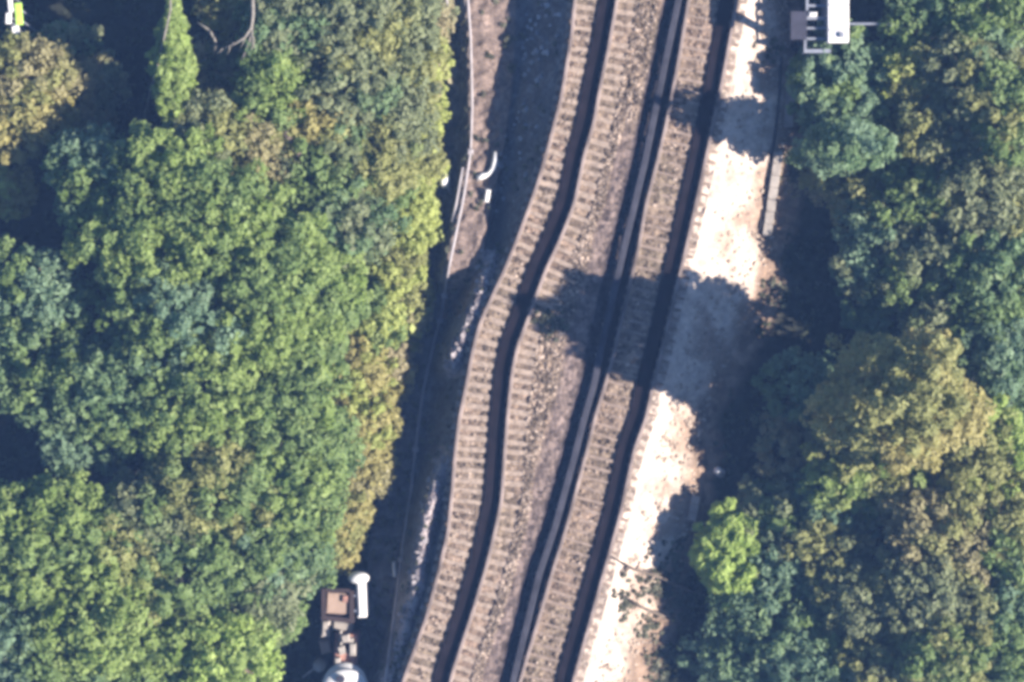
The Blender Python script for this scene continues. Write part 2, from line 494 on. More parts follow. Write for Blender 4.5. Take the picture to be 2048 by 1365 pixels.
# loose weeds and stones on the ballast between tracks are stuff: nobody could count them
def scatter_stones(name, n, fn, rmin, rmax, mat, cols):
    v = []; q = []; cc = []
    base = np.array([(-1, -1, -.6), (1, -1, -.6), (1, 1, -.6), (-1, 1, -.6), (-.6, -.6, .7), (.6, -.6, .7), (.6, .6, .7), (-.6, .6, .7)])
    faces = np.array([(4, 5, 6, 7), (0, 1, 5, 4), (1, 2, 6, 5), (2, 3, 7, 6), (3, 0, 4, 7)])
    for i in range(n):
        px, py, z = fn()
        r = random.uniform(rmin, rmax)
        a = random.uniform(0, math.pi); ca, sa = math.cos(a), math.sin(a)
        b = base * r * np.array([random.uniform(.7, 1.3), random.uniform(.7, 1.3), random.uniform(.6, 1.1)]) * (1 + rng.uniform(-.25, .25, (8, 3)))
        b = np.stack([b[:, 0] * ca - b[:, 1] * sa, b[:, 0] * sa + b[:, 1] * ca, b[:, 2]], 1)
        q.append(faces + len(v) * 8); v.append(b + np.array([X(px), Y(py), z + r * .3]))
        k = random.random(); cc.append(np.repeat((np.array(cols[0]) * (1 - k) + np.array(cols[1]) * k)[None], 8, 0))
    o = mesh_np(name, np.concatenate(v), np.concatenate(q), mat, cols=np.concatenate(cc), smooth=False)
    o['kind'] = 'stuff'
    return o
def on_b():
    if random.random() < .22:
        y = random.uniform(-40, 1400); a, b = random.choice(((R1, R2), (R3, R4)))
        x = a(y) + 8 + (b(y) - 40 - a(y) - 8) * random.random()
        return x, y, -.01
    y = random.uniform(-40, 1400); a, b = R2(y) + 40, D3(y) - (50 if y > 240 else 8)
    x = a + (max(b, a + 20) - a) * random.random()
    return x, y, .0
tag(scatter_stones('loose_ballast', 4200, on_b, .03, .075, M['ballast'], [(.09, .065, .045), (.34, .27, .22)]), 'loose brown and pale stones lying on and between the two tracks', 'ballast')
def on_s():
    y = random.uniform(-40, 1400); a, b = R4(y) + 30, P6(y)
    x = a + 16 + (b - a - 16) * random.random()
    return x, y, hz(x, y)
tag(scatter_stones('shoulder_stones', 900, on_s, .035, .08, M['white_ballast'], [(.27, .21, .165), (.46, .38, .31)]), 'loose pale stones on the bright ballast shoulder', 'stones')
def on_f():
    y = random.choice([random.uniform(500, 740), random.uniform(900, 1400)]); x = random.gauss(FR(y), 9)
    return x, y, hz(x, y)
tag(scatter_stones('ridge_stones', 420, on_f, .05, .11, M['white_ballast'], [(.14, .12, .13), (.38, .34, .34)]), 'loose pale stones along the ridge left of the kinked track', 'stones')
def on_d():
    y = random.uniform(-20, 420); x = R1(y) - random.uniform(25, 95)
    return x, y, hz(x, y)
tag(scatter_stones('slope_stones', 70, on_d, .05, .10, M['white_ballast'], [(.2, .2, .22), (.4, .4, .42)]), 'scattered stones on the dark embankment slope', 'stones')

# ------------------------------------------------------------------ conduit along the left foot
def run(cv, y0, y1, lift, step=12, dx=0):
    out = []
    for y in np.arange(y0, y1 + 1, step):
        x = float(cv(y)) + dx
        out.append(Vector((X(x), Y(y), hz(x, y) + lift)))
    return out
t = empty('pipe', P(LN(682), 682, left_ground(682)), 'long thin pale pipe following the left foot of the embankment', 'pipe')
pts = run(LN, -150, 1520, .14)
MB().tube(pts, .055, 8).build('tube', M['conduit'], t, origin=t.location, smooth=True)
cp = None
for y in (300, 590, 640, 905, 1130):
    p = Vector((X(LN(y)), Y(y), hz(LN(y), y) + .14))
    if cp is None: cp = MB().box((0, 0, 0), (.24, .22, .26), bevel=.05).build('collar', M['conduit'], t); s = cp
    else: s = cp.copy(); COL.objects.link(s); s.parent = t
    s.location = p - t.location
o = MB().tube([P(x, y, hz(x, y) + .12) for x, y in ((925, 335), (918, 375), (912, 410), (904, 445))], .055).build('pipe', M['conduit'], smooth=True)
tag(o, 'short pale pipe lying left of the long thin pipe, near the white bent kerb', 'pipe')

# dark cable and pale troughing on the right shoulder
CB = curve([(1568, 100), (1562, 200), (1556, 260), (1545, 320), (1535, 390), (1524, 460)])
o = MB().tube(run(CB, 110, 465, .05), .06, 6).build('cable', M['cable'], smooth=True)
tag(o, 'thin black cable running down the right side of the pale ballast shoulder', 'cable')
def trough(a, b, wd, label, mat=M['concrete']):
    (xa, ya), (xb, yb) = a, b
    n = max(3, int(abs(yb - ya) / 22)); m = MB(); lid = MB()
    t = empty('cable_trough', P(xa, ya, hz(xa, ya)), label, 'cable trough', 'concrete cable troughs right of the line')
    for i in range(n):
        k0, k1 = i / n, (i + 1) / n
        x = xa + (xb - xa) * (k0 + k1) / 2; y = ya + (yb - ya) * (k0 + k1) / 2
        L = math.hypot(xb - xa, yb - ya) * S / n
        rz = math.atan2(Y(yb) - Y(ya), X(xb) - X(xa)) + random.uniform(-.05, .05)
        z = max(hz(x, y), hz(x - 12, y))
        m.box((X(x), Y(y), z + .05), (L * .99, wd * .8, .22), rz)
        lid.box((X(x), Y(y), z + .185), (L * .93, wd, .05), rz, bevel=.015)
    m.build('channel', mat, t, origin=t.location); lid.build('lid', mat, t, origin=t.location)
trough((1592, 112), (1582, 250), .38, 'pale concrete cable trough right of the black cable near the signal platform')
trough((1562, 300), (1538, 470), .36, 'pale concrete cable trough beside the lower end of the black cable')
trough((1396, 995), (1386, 1045), .34, 'short pale concrete cable trough at the foot of the shoulder above the lime green tree')

# ------------------------------------------------------------------ small white things along the left side
zq = hz(887, 360)
t = empty('signal_post', P(887, 362, zq), 'short white post with a rounded white head between hedge and pipe', 'signal post')
MB().tube([P(902, 388, zq), P(896, 374, zq + .5), P(890, 360, zq + 1.0)], .075).build('post', M['white'], t, origin=t.location, smooth=True)
MB().dome((P(886, 356, 0).x, P(886, 356, 0).y, zq + .9), .24, .34, .34).build('head', M['white'], t, origin=t.location, smooth=True)
zq = hz(985, 320)
t = empty('kerb', P(985, 345, zq), 'bright white bent kerb at the right edge of the gravel path', 'kerb')
MB().tube([P(x, y, zq + .12) for x, y in ((990, 304), (990, 322), (986, 338), (978, 348), (966, 352), (954, 357))], [.07, .13, .13, .09, .14, .12], 8).build('bent_rim', M['white'], t, origin=t.location, smooth=True)
MB().box((P(978, 336, 0).x, P(978, 336, 0).y, zq + .04), (.10, .4, .06), -.1).build('drain_grate', M['cable'], t, origin=t.location)
zq = hz(974, 390)
tag(MB().box((P(974, 390, 0).x, P(974, 390, 0).y, zq + .08), (.2, .52, .24), -.15, bevel=.05).build('kerb', M['white']), 'small straight white kerb just below the bent white kerb', 'kerb')
zq = hz(776, 945)
t = empty('lamp_post', P(779, 990, zq), 'thin white hooked post beside the yellow hedge left of the pipe', 'lamp post')
MB().tube([P(780, 992, zq), P(778, 970, zq + .8), P(776, 945, zq + 1.7), P(773, 938, zq + 1.85), P(766, 936, zq + 1.8)], [.05, .05, .045, .045, .04]).build('post', M['white'], t, origin=t.location, smooth=True)
MB().box((P(768, 936, 0).x, P(768, 936, 0).y, zq + 1.8), (.26, .14, .1), .2, bevel=.03).build('lamp_head', M['white'], t, origin=t.location)
zq = hz(783, 1150)
t = empty('marker_post', P(783, 1150, zq), 'short white marker post standing close left of the pipe, level with the cabin', 'marker post')
MB().box((P(783, 1150, 0).x, P(783, 1150, 0).y, zq + .45), (.12, .6, .9), .05, bevel=.03).build('board', M['white'], t, origin=t.location)
MB().tube([P(783, 1150, zq - .1), P(783, 1150, zq + .2)], .05).build('post', M['grey_steel'], t, origin=t.location)
zq = hz(1441, 945)
t = empty('marker_stone', P(1441, 946, zq), 'small white round stone alone in the dark gap right of the shoulder', 'marker stone')
MB().dome((P(1441, 946, 0).x, P(1441, 946, 0).y, zq - .02), .17, .17, .5, jit=.08).build('cap', M['white'], t, origin=t.location, smooth=True)
MB().tube([P(1441, 946, zq - .2), P(1441, 946, zq + .05)], .2).build('base', M['concrete'], t, origin=t.location)
zq = -2.0
t = empty('pole', P(893, 20, zq), 'slim pale pole leaning at the top end of the hedge, left of the pipe', 'pole')
MB().tube([P(901, 40, zq), P(896, 15, zq + 1.2), P(890, -15, zq + 2.6)], .05).build('shaft', M['conduit'], t, origin=t.location, smooth=True)
MB().box(tuple(P(896, 15, zq + 1.2)), (.3, .1, .12), .4).build('bracket', M['conduit'], t, origin=t.location)

# ------------------------------------------------------------------ cabin and clutter at lower left
zc = -3.1
def rect(m, x0, y0, x1, y1, z0, z1, rz=0.0, bevel=0.0, taper=1.0):
    a, b = P(x0, y0, z1), P(x1, y1, z1)
    return m.box(((a.x + b.x) / 2, (a.y + b.y) / 2, (z0 + z1) / 2), (abs(b.x - a.x), abs(a.y - b.y), z1 - z0), rz, bevel=bevel, taper=taper)
zr = -.6
t = empty('trackside_cabin', P(675, 1208, zc), 'small square cabin with a flat beige roof in a dark brown frame', 'cabin')
rect(MB(), 648, 1182, 702, 1234, zc, zr - .12).build('wall', M['dark_frame'], t, origin=t.location)
rect(MB(), 653, 1186, 697, 1228, zr - .12, zr, -.06, bevel=.04).build('roof', M['beige'], t, origin=t.location)
m = MB()
rect(m, 643, 1178, 651, 1238, zr - .35, zr + .1); rect(m, 699, 1182, 708, 1240, zr - .35, zr + .1)
m.box(tuple(P(675, 1180, zr - .12)), (1.0, .12, .45), -.02); m.box(tuple(P(676, 1238, zr - .12)), (1.32, .18, .45), -.12)
m.build('parapet', M['dark_frame'], t, origin=t.location)
q = P(690, 1198, zr)
MB().box((q.x, q.y, zr + .05), (.2, .26, .14), -.06, bevel=.03).build('roof_vent', M['brick'], t, origin=t.location)
q = P(660, 1234, zr)
MB().box((q.x + .25, q.y - .18, zc + .9), (.55, .06, 1.8), -.12).build('door', M['grey_steel'], t, origin=t.location)
m = MB(); m.tube([P(706, 1236, zc + .05), P(735, 1262, zc + .06), P(752, 1310, zc + .06), P(762, 1380, zc + .06)], .045, 6)
m.tube([P(706, 1230, zc + .05), P(745, 1250, zc + .06), P(775, 1290, zc + .3)], .04, 6)
m.build('feed_cable', M['cable'], t, origin=t.location)
t = empty('white_duct', P(722, 1200, zc), 'white bent duct wrapped round the right side of the beige roofed cabin', 'duct')
rect(MB(), 713, 1165, 731, 1236, zc, zr + .05, .05, bevel=.1).build('riser', M['white'], t, origin=t.location)
MB().dome(tuple(P(717, 1156, zr - .25)), .44, .26, .38).build('cowl', M['white'], t, origin=t.location, smooth=True)
m = MB(); m.box(tuple(P(716, 1220, zr - .5)), (.5, .08, .9), 0); m.box(tuple(P(716, 1190, zr - .5)), (.5, .08, .9), 0)
m.build('bracket', M['grey_steel'], t, origin=t.location)
def crate(name, label, cat, x0, y0, x1, y1, z1, mat, rz, grp='blocks piled below the cabin', top=None):
    t = empty(name, P((x0 + x1) / 2, (y0 + y1) / 2, zc), label, cat, grp)
    rect(MB(), x0, y0, x1, y1, zc, z1 - .1, rz, bevel=.05).build('body', mat, t, origin=t.location)
    rect(MB(), x0 + 2, y0 + 2, x1 - 2, y1 - 2, z1 - .1, z1, rz, bevel=.05).build('top_slab', top or mat, t, origin=t.location)
crate('concrete_block', 'pale pinkish concrete block directly under the lower left corner of the cabin', 'block', 642, 1241, 660, 1275, -1.5, M['concrete'], -.05)
crate('concrete_block', 'low pale concrete block in the middle just below the dark cabin frame', 'block', 664, 1243, 704, 1264, -1.6, M['concrete'], -.15)
crate('concrete_block', 'greyer concrete block under the pinkish one, on the left of the brick pier', 'block', 640, 1280, 662, 1308, -1.8, M['beige'], .2)
t = empty('brick_pier', P(692, 1300, zc), 'broken pinkish brick pier between the cabin and the white tank', 'pier')
rect(MB(), 668, 1268, 714, 1352, zc, -1.35, -.05, bevel=.06).build('body', M['brick'], t, origin=t.location)
m = MB()
for (x, y, sx, sy, h, r) in ((692, 1276, .34, .3, .35, .2), (706, 1298, .26, .5, .4, 0), (684, 1300, .3, .34, .28, .3), (700, 1280, .3, .2, .3, -.1), (676, 1330, .24, .6, .2, .05), (682, 1278, .12, .7, .22, 0)):
    p = P(x, y, -1.3); m.box((p.x, p.y, -1.35 + h / 2), (sx, sy, h), r, bevel=.04)
m.build('broken_brick', M['concrete'], t, origin=t.location)
t = empty('water_tank', P(690, 1362, zc), 'round white tank with a dark hatch at the bottom edge, below the brick pier', 'tank')
MB().tube([P(690, 1372, zc), P(690, 1372, -1.0)], .92, 24).build('body', M['white'], t, origin=t.location, smooth=True)
pt = P(690, 1372, -1.0)
MB().dome((pt.x, pt.y, -1.0), .95, .70, .3).build('lid', M['white'], t, origin=t.location, smooth=True)
ph = P(681, 1359, -.75)
MB().tube([(ph.x, ph.y, -.9), (ph.x, ph.y, -.66)], .18, 12).build('hatch', M['dark_steel'], t, origin=t.location)
t = empty('water_butt', P(643, 1325, zc), 'small pale rounded butt with a thin spout, left of the brick pier', 'water butt')
pb = P(643, 1325, zc)
MB().tube([(pb.x, pb.y, zc), (pb.x, pb.y, -1.9)], .26, 14).build('body', M['concrete'], t, origin=t.location, smooth=True)
MB().tube([(pb.x - .2, pb.y - .1, -2.0), (pb.x - .7, pb.y - .5, -2.15)], .04).build('spout', M['concrete'], t, origin=t.location)

# ------------------------------------------------------------------ signal platform at upper right
zs = RIGHT_Z
zt = .9
t = empty('signal_platform', P(1650, 40, zs), 'grey steel platform with ladder rungs and a bright white cabinet top', 'signal platform')
m = MB()
rect(m, 1612, -90, 1617, 22, zt - .12, zt); rect(m, 1608, 34, 1613, 106, zt - .12, zt)
rect(m, 1608, 99, 1662, 106, zt - .11, zt + .01); rect(m, 1612, 34, 1658, 40, zt - .11, zt + .01)
m.build('frame', M['grey_steel'], t, origin=t.location)
rp = None
for y in (-60, -36, -12, 12, 57, 78):
    c_ = P(1636, y, zt - .06)
    if rp is None: rp = MB().box((0, 0, 0), (.92, .09, .08)).build('rung', M['grey_steel'], t); s = rp
    else: s = rp.copy(); COL.objects.link(s); s.parent = t
    s.location = c_ - t.location
for (x, y) in ((1611, 50), (1611, 103), (1615, -40)):
    q = P(x, y, zt - .12)
    MB().box((q.x, q.y, (zs - .3 + zt - .12) / 2), (.1, .1, zt - .12 - zs + .3)).build('leg', M['grey_steel'], t, origin=t.location)
rect(MB(), 1618, 24, 1634, 33, zt - .2, zt + .25, bevel=.05).build('lamp', M['white'], t, origin=t.location)
rect(MB(), 1657, -100, 1695, 84, zs, zt + .18).build('cabinet', M['grey_steel'], t, origin=t.location)
rect(MB(), 1655, -102, 1698, 86, zt + .19, zt + .31, bevel=.04).build('cabinet_roof', M['white'], t, origin=t.location)
m = MB()
for y in (-40, 10, 60): m.box(tuple(P(1676, y, zt + .32)), (.82, .05, .03))
m.build('roof_rib', M['grey_steel'], t, origin=t.location)
MB().box(tuple(P(1683, 70, zt + .36)), (.2, .2, .12), 0, bevel=.02).build('roof_vent', M['grey_steel'], t, origin=t.location)
t = empty('signal_mast', P(1597, 80, zs), 'dark steel mast standing left of the grey platform, with a long thin crossbar', 'signal mast')
a = P(1597, 100, zs); b = P(1596, 52, 2.0)
m = MB()
for dx in (-.2, .2):
    m.tube([(a.x + dx, a.y, zs - .2), (b.x + dx, b.y, 2.0)], .11, 6)
for k in range(5):
    f = k / 4
    p = a.lerp(b, f); m.box((p.x, p.y, p.z * (1 if k else .8)), (.55, .14, .1))
m.build('lattice', M['dark_steel'], t, origin=t.location)
m = MB(); m.box((b.x + .02, b.y, 2.05), (.62, 1.1, .2)); m.build('head', M['dark_steel'], t, origin=t.location)
t = empty('bar_post', P(1784, 48, zs), 'thin grey bar reaching right from the white cabinet to a small white knob', 'bar')
MB().tube([P(1699, 48, .95), P(1782, 48, .95)], .05, 6).build('bar', M['grey_steel'], t, origin=t.location)
MB().dome(tuple(P(1783, 48, .9)), .12, .12, .16).build('knob', M['white'], t, origin=t.location, smooth=True)
q = P(1783, 48, .95)
MB().tube([(q.x, q.y, zs - .2), (q.x, q.y, .93)], .05, 6).build('post', M['grey_steel'], t, origin=t.location)

# ------------------------------------------------------------------ far upper left corner: white and lime boards
zb = -2.0
def panel(label, x0, y0, x1, y1, mat, rz, cat='panel'):
    t = empty('plastic_panel', P((x0 + x1) / 2, (y0 + y1) / 2, zb), label, cat, 'bright plastic panels in the corner')
    rect(MB(), x0, y0, x1, y1, zb + 3.1, zb + 3.2, rz, bevel=.02).build('sheet', mat, t, origin=t.location)
    for (fx, fy) in ((.2, .2), (.8, .8)):
        q = P(x0 + (x1 - x0) * fx, y0 + (y1 - y0) * fy, zb + 3.1)
        MB().box((q.x, q.y, zb + 1.5), (.06, .06, 3.2)).build('post', M['grey_steel'], t, origin=t.location)
panel('tall white panel with its top outside the upper left corner', 15, -20, 24, 25, M['white'], .1)
panel('short white panel below the tall white one in the upper left corner', 11, 26, 22, 48, M['white'], -.05)
panel('lime yellow panel at the right of the white panels in the corner', 30, 6, 44, 50, M['lime'], .08)
panel('small greyish white panel hanging lowest in the upper left corner', 24, 52, 38, 70, M['white'], .2)

# ------------------------------------------------------------------ trees
PAL = dict(
    green=((.115, .175, .052), (.200, .270, .108)),
    bright=((.150, .215, .052), (.260, .330, .118)),
    deep=((.098, .165, .076), (.180, .250, .125)),
    teal=((.105, .172, .104), (.195, .276, .172)),
    grey=((.145, .175, .090), (.240, .265, .148)),
    olive=((.190, .203, .072), (.300, .308, .130)),
    yellow=((.265, .305, .085), (.385, .425, .155)),
    gold=((.255, .235, .085), (.370, .340, .150)),
    brown=((.205, .190, .095), (.330, .305, .165)),
    lime=((.215, .300, .068), (.350, .435, .145)),
    dry=((.260, .230, .125), (.390, .350, .225)),
)
def leaf_cloud(centres, pr, nleaf, size, cols, up=.6, flat=1.0):
    """leaf-sized quads round every clump centre"""
    n = len(centres); N = n * nleaf
    u = rng.normal(size=(N, 3)); u[:, 2] = u[:, 2] * .9 + .25
    u /= np.linalg.norm(u, axis=1, keepdims=True)
    rep = np.repeat(np.arange(n), nleaf)
    rad = np.repeat(pr, nleaf) * rng.uniform(.45, 1.05, N)
    pos = centres[rep] + u * rad[:, None] * np.array([1, 1, flat])
    nr = u * .85 + rng.normal(size=(N, 3)) * .33 + np.array([0, 0, up])
    nr /= np.linalg.norm(nr, axis=1, keepdims=True)
    ax = rng.normal(size=(N, 3)); t1 = np.cross(nr, ax); t1 /= np.linalg.norm(t1, axis=1, keepdims=True)
    t2 = np.cross(nr, t1)
    L = (size * rng.uniform(.65, 1.3, N))[:, None]; Wd = L * rng.uniform(.5, .85, N)[:, None]
    droop = nr * L * .18
    q = np.stack([pos - t1 * L - droop, pos + t2 * Wd, pos + t1 * L - droop, pos - t2 * Wd], 1)
    c = cols[rep] * rng.uniform(.82, 1.18, (N, 1))
    return q.reshape(-1, 3), np.arange(N * 4).reshape(-1, 4), np.repeat(c, 4, 0)

def crown_points(a, b, c, area, zmin, rough):
    """clump centres over a lumpy dome with semi-axes a, b, c"""
    sa = 2 * math.pi * ((((a * b) ** 1.6 + (a * c) ** 1.6 + (b * c) ** 1.6) / 3) ** (1 / 1.6)) * (1 - zmin)
    n = max(14, int(sa / area))
    i = np.arange(n) + .5
    z = 1 - (1 - zmin) * i / n
    th = i * 2.399963 + rng.uniform(0, 6)
    r = np.sqrt(np.clip(1 - z * z, 0, 1))
    d = np.stack([r * np.cos(th), r * np.sin(th), z], 1) + rng.normal(size=(n, 3)) * .07
    ph = rng.uniform(0, 6.28, 6)
    az = np.arctan2(d[:, 1], d[:, 0])
    lump = 1 + rough * (.5 * np.sin(3 * az + ph[0] + 2 * d[:, 2]) + .35 * np.sin(5 * az + ph[1]) * r + .4 * np.sin(4.3 * d[:, 0] + ph[2]) * np.sin(4.7 * d[:, 1] + ph[3]) + .25 * np.sin(9 * d[:, 0] + ph[4]) * np.sin(8 * d[:, 1] + ph[5]))
    f = lump * rng.uniform(.84, 1.06, n)
    return d * f[:, None] * np.array([a, b, c]), d

def tree(name, label, cat, px, py, rx, ry, top, pals, gz, depth=None, pr=(.26, .44), leaf=.11, nleaf=40, area=.22, rough=.17, group=None, lean=(0, 0), zmin=-.25, wedge=0.0):
    a, b = rx * S * 1.02, ry * S * 1.02
    c = depth if depth else min(max((a + b) / 2 * .74, .5), (top - gz) * .75)
    cz = top - c
    ctr = P(px, py, cz + c * .5); ctr.z = cz
    base = Vector((ctr.x - lean[0], ctr.y - lean[1], gz))
    t = empty(name, base, label, cat, group)
    pts, d = crown_points(a, b, c, area, zmin, rough)
    n = len(pts)
    if wedge: pts[:, 0] = pts[:, 0] * (1 - wedge * (pts[:, 1] / b + .3).clip(0, 1.25)) - .18 * pts[:, 1] * 0
    # colour patches that belong to the foliage itself (species, turning leaves)
    sc = max(a, b)
    hx = vnoise(pts[:, 0] + 40, pts[:, 1] + 40 + pts[:, 2], max(.5, sc * .55), int(rng.integers(1, 9999)))
    lv = np.clip(rng.normal(.5, .2, n), 0, 1)[:, None]
    cols = np.zeros((n, 3))
    p0 = PAL[pals[0]]; p1 = PAL[pals[1] if len(pals) > 1 else pals[0]]
    mixv = sstep(.38, .62, hx)[:, None]
    lo = np.array(p0[0]) * (1 - mixv) + np.array(p1[0]) * mixv
    hi = np.array(p0[1]) * (1 - mixv) + np.array(p1[1]) * mixv
    cols = (lo * (1 - lv) + hi * lv) * 1.22
    centre_local = np.array(ctr - base)
    v1, q1, c1 = leaf_cloud(pts + centre_local, rng.uniform(pr[0], pr[1], n), nleaf, leaf, cols)
    # sparser inner foliage so the crown is not hollow
    ni = max(8, n // 3)
    inn = pts[rng.integers(0, n, ni)] * rng.uniform(.35, .75, (ni, 1)) + centre_local
    v2, q2, c2 = leaf_cloud(inn, rng.uniform(.5, .8, ni), 14, leaf * 2.0, cols[rng.integers(0, n, ni)])
    mesh_np('crown', np.concatenate([v1, v2]), np.concatenate([q1, q2 + len(v1)]), M['leaf'], t, np.concatenate([c1, c2]), smooth=False)
    # trunk with limbs
    m = MB()
    top_l = Vector((lean[0], lean[1], top - gz - c * .6))
    r0 = max(.05, min(.30, .035 * (top - gz) + .03 * sc))
    k1 = top_l * .4 + Vector((random.uniform(-.1, .1), random.uniform(-.1, .1), 0))
    m.tube([(0, 0, -.3), tuple(k1), tuple(top_l)], [r0, r0 * .75, r0 * .35], 8)
    for k in range(5):
        an = k * 1.257 + random.uniform(-.4, .4)
        s0 = k1.lerp(top_l, random.uniform(.1, .8))
        e = Vector((centre_local[0] + a * .6 * math.cos(an), centre_local[1] + b * .6 * math.sin(an), centre_local[2] + c * random.uniform(.1, .4)))
        m.tube([tuple(s0), tuple(s0.lerp(e, .5) + Vector((0, 0, .12))), tuple(e)], [r0 * .45, r0 * .3, r0 * .12], 6)
    m.build('trunk', M['bark'], t, smooth=True)
    return t

WL, WR, HG = 'trees of the wood left of the railway', 'trees of the wood right of the railway', 'yellow hedge bushes along the left of the line'
GL, GR = -2.5, RIGHT_Z
B = dict(name='broadleaf_tree', cat='tree')
big = dict(pr=(.26, .46), leaf=.115, nleaf=46, area=.30, rough=.19)
def T(label, px, py, rx, ry, top, pals, name='broadleaf_tree', cat='tree', **k):
    left = px < 1000
    if not left: rx *= 1.07; ry *= 1.07
    k.setdefault('group', WL if left else WR)
    tree(name, label, cat, px, py, rx, ry, top, pals.split(), GL if left else GR, **k)
# --- left wood
T('grey green rounded tree touching the top edge, right of the pale bare branch', 575, 40, 95, 85, 3.4, 'grey deep', **big)
T('dull grey green tree at the top edge between the rounded tree and the hedge', 700, 50, 95, 90, 3.6, 'grey olive', **big)
T('grey olive tree at the top edge next to the yellow hedge', 800, 60, 75, 95, 2.6, 'grey olive')
T('dark grey green tree with a shaded hollow below the top edge trees', 690, 170, 100, 85, 3.0, 'grey deep', **big)
T('soft green tree left of the upper yellow hedge', 790, 215, 75, 95, 2.2, 'grey olive')
T('fresh green upright tree below the pale bare branch', 545, 165, 70, 90, 3.2, 'bright green')
T('olive tree with a yellowish flank above the fallen log', 620, 240, 85, 70, 2.6, 'olive gold')
T('small olive crown just right of the lime conifer foot', 415, 255, 75, 70, 3.2, 'olive grey')
T('grey green tree beneath the fallen log', 640, 350, 95, 90, 2.6, 'grey green', **big)
T('green tree filling the gap between fallen log and hedge', 750, 335, 80, 85, 2.0, 'green olive')
T('dull green tree right of the biggest bright crown, near the hedge', 690, 450, 90, 80, 2.8, 'grey deep', **big)
T('brownish olive tree between the small olive crown and the bright crown', 500, 285, 80, 70, 2.8, 'olive brown')
T('bluish green tree at the upper left corner of the bright green mass', 205, 350, 110, 85, 3.6, 'teal green', **big)
T('bright green crown topped by a pale striped tuft under the lime conifer', 330, 350, 95, 90, 4.8, 'green bright', **big)
T('bright yellowish green crown in the upper middle of the left wood', 435, 430, 115, 100, 5.2, 'bright green', **big)
T('very bright clear green crown near the centre of the left wood', 530, 520, 110, 105, 4.8, 'bright green', **big)
T('green crown with long pale lumps left of the clear green crown', 290, 480, 125, 110, 4.8, 'green bright', **big)
T('mottled green tree with dark hollows in the middle of the left wood', 350, 640, 135, 115, 4.6, 'green teal', **big)
T('rounded green tree right of the mottled one, bordering the hedge', 520, 660, 115, 110, 4.2, 'bright green', **big)
T('small fresh green tree tucked against the bright lime hedge bush', 650, 570, 75, 85, 2.8, 'green bright')
T('green tree crowding the hedge halfway down the left wood', 615, 690, 75, 85, 3.0, 'green bright')
T('shadowy blue green tree at the left edge, above the dark gap', 60, 590, 100, 90, 3.2, 'teal green', **big)
T('deep green tree at the left edge, second below the dark gap', 90, 740, 120, 100, 3.4, 'deep green', **big)
T('wide mid green tree with many small lumps left of centre', 235, 780, 125, 105, 4.2, 'green deep', **big)
T('wide light green tree with curled lumps below the mottled tree', 400, 810, 130, 115, 4.6, 'bright green', **big)
T('green tree with dark hollow on its right, next to the golden hedge', 555, 830, 110, 105, 4.0, 'green bright', **big)
T('slender green tree squeezed behind the golden hedge', 640, 900, 70, 90, 2.6, 'green deep')
T('dark green tree beside the lower shadow gap on the left', 175, 880, 95, 60, 2.4, 'deep teal', **big)
T('green tree above the twin dark hollows in the lower left wood', 430, 960, 125, 100, 4.2, 'green olive', **big)
T('light green tree right of the twin dark hollows', 570, 990, 105, 95, 3.6, 'bright green', **big)
T('grey tinged tree between the lower shadow gap and the dark hollows', 295, 1030, 100, 85, 3.6, 'grey green', **big)
T('large pale green tree at the left edge below the shadow gap', 70, 1080, 130, 110, 5.0, 'bright green', **big)
T('olive green tree right of the large pale one in the lower left', 205, 1150, 105, 100, 4.4, 'bright olive', **big)
T('green tree in the centre of the lower left wood', 350, 1150, 110, 100, 3.8, 'green deep', **big)
T('blue green tree left of the cabin, over the dark strip', 480, 1130, 100, 95, 3.2, 'green teal', **big)
T('round yellowish green tree with the smoothest crown, lower left', 195, 1260, 110, 95, 4.8, 'bright bright', **big)
T('green tree at the left end of the bottom edge', 50, 1270, 115, 110, 4.2, 'green teal', **big)
T('bluish green tree at the bottom edge, second from the left corner', 120, 1370, 110, 80, 4.0, 'green deep', **big)
T('dark dull tree at the bottom edge below the smooth round one', 270, 1360, 90, 85, 3.4, 'deep green', **big)
T('bright lime green tree at the bottom edge beside the dark strip', 450, 1330, 90, 95, 4.2, 'bright lime', **big)
T('green tree at the bottom edge left of the bright lime one', 355, 1300, 90, 95, 3.8, 'bright green', **big)
T('green tree overhanging the dark strip left of the cabin', 525, 1210, 75, 80, 2.6, 'green grey')
T('leafy green tree corner above the beige roofed cabin', 590, 1110, 70, 75, 1.6, 'green deep')
# upper left clearing
T('brownish olive tree at the left edge of the shaded clearing', 50, 150, 95, 75, 2.0, 'olive brown', **big)
T('yellow brown tree at the left edge below the brownish one', 45, 240, 85, 65, 2.2, 'gold olive', **big)
T('pale straw coloured bush at the left edge under the yellow brown tree', 15, 385, 50, 42, .4, 'gold yellow', name='bush', cat='bush')
T('low greyish bush in the shade of the clearing, right of the brownish tree', 175, 185, 70, 70, -.6, 'grey brown', name='bush', cat='bush')
T('sparse low bush below the white and lime panels', 130, 85, 70, 40, -.9, 'deep grey', name='bush', cat='bush', area=.5)
T('tangled grey brown bush under the pale bare branch', 440, 130, 60, 60, 1.0, 'dry grey', name='bush', cat='bush', area=.35)
T('brown tinted bush at the top edge left of the pale bare branch', 455, 15, 60, 40, 1.8, 'brown olive', name='bush', cat='bush')
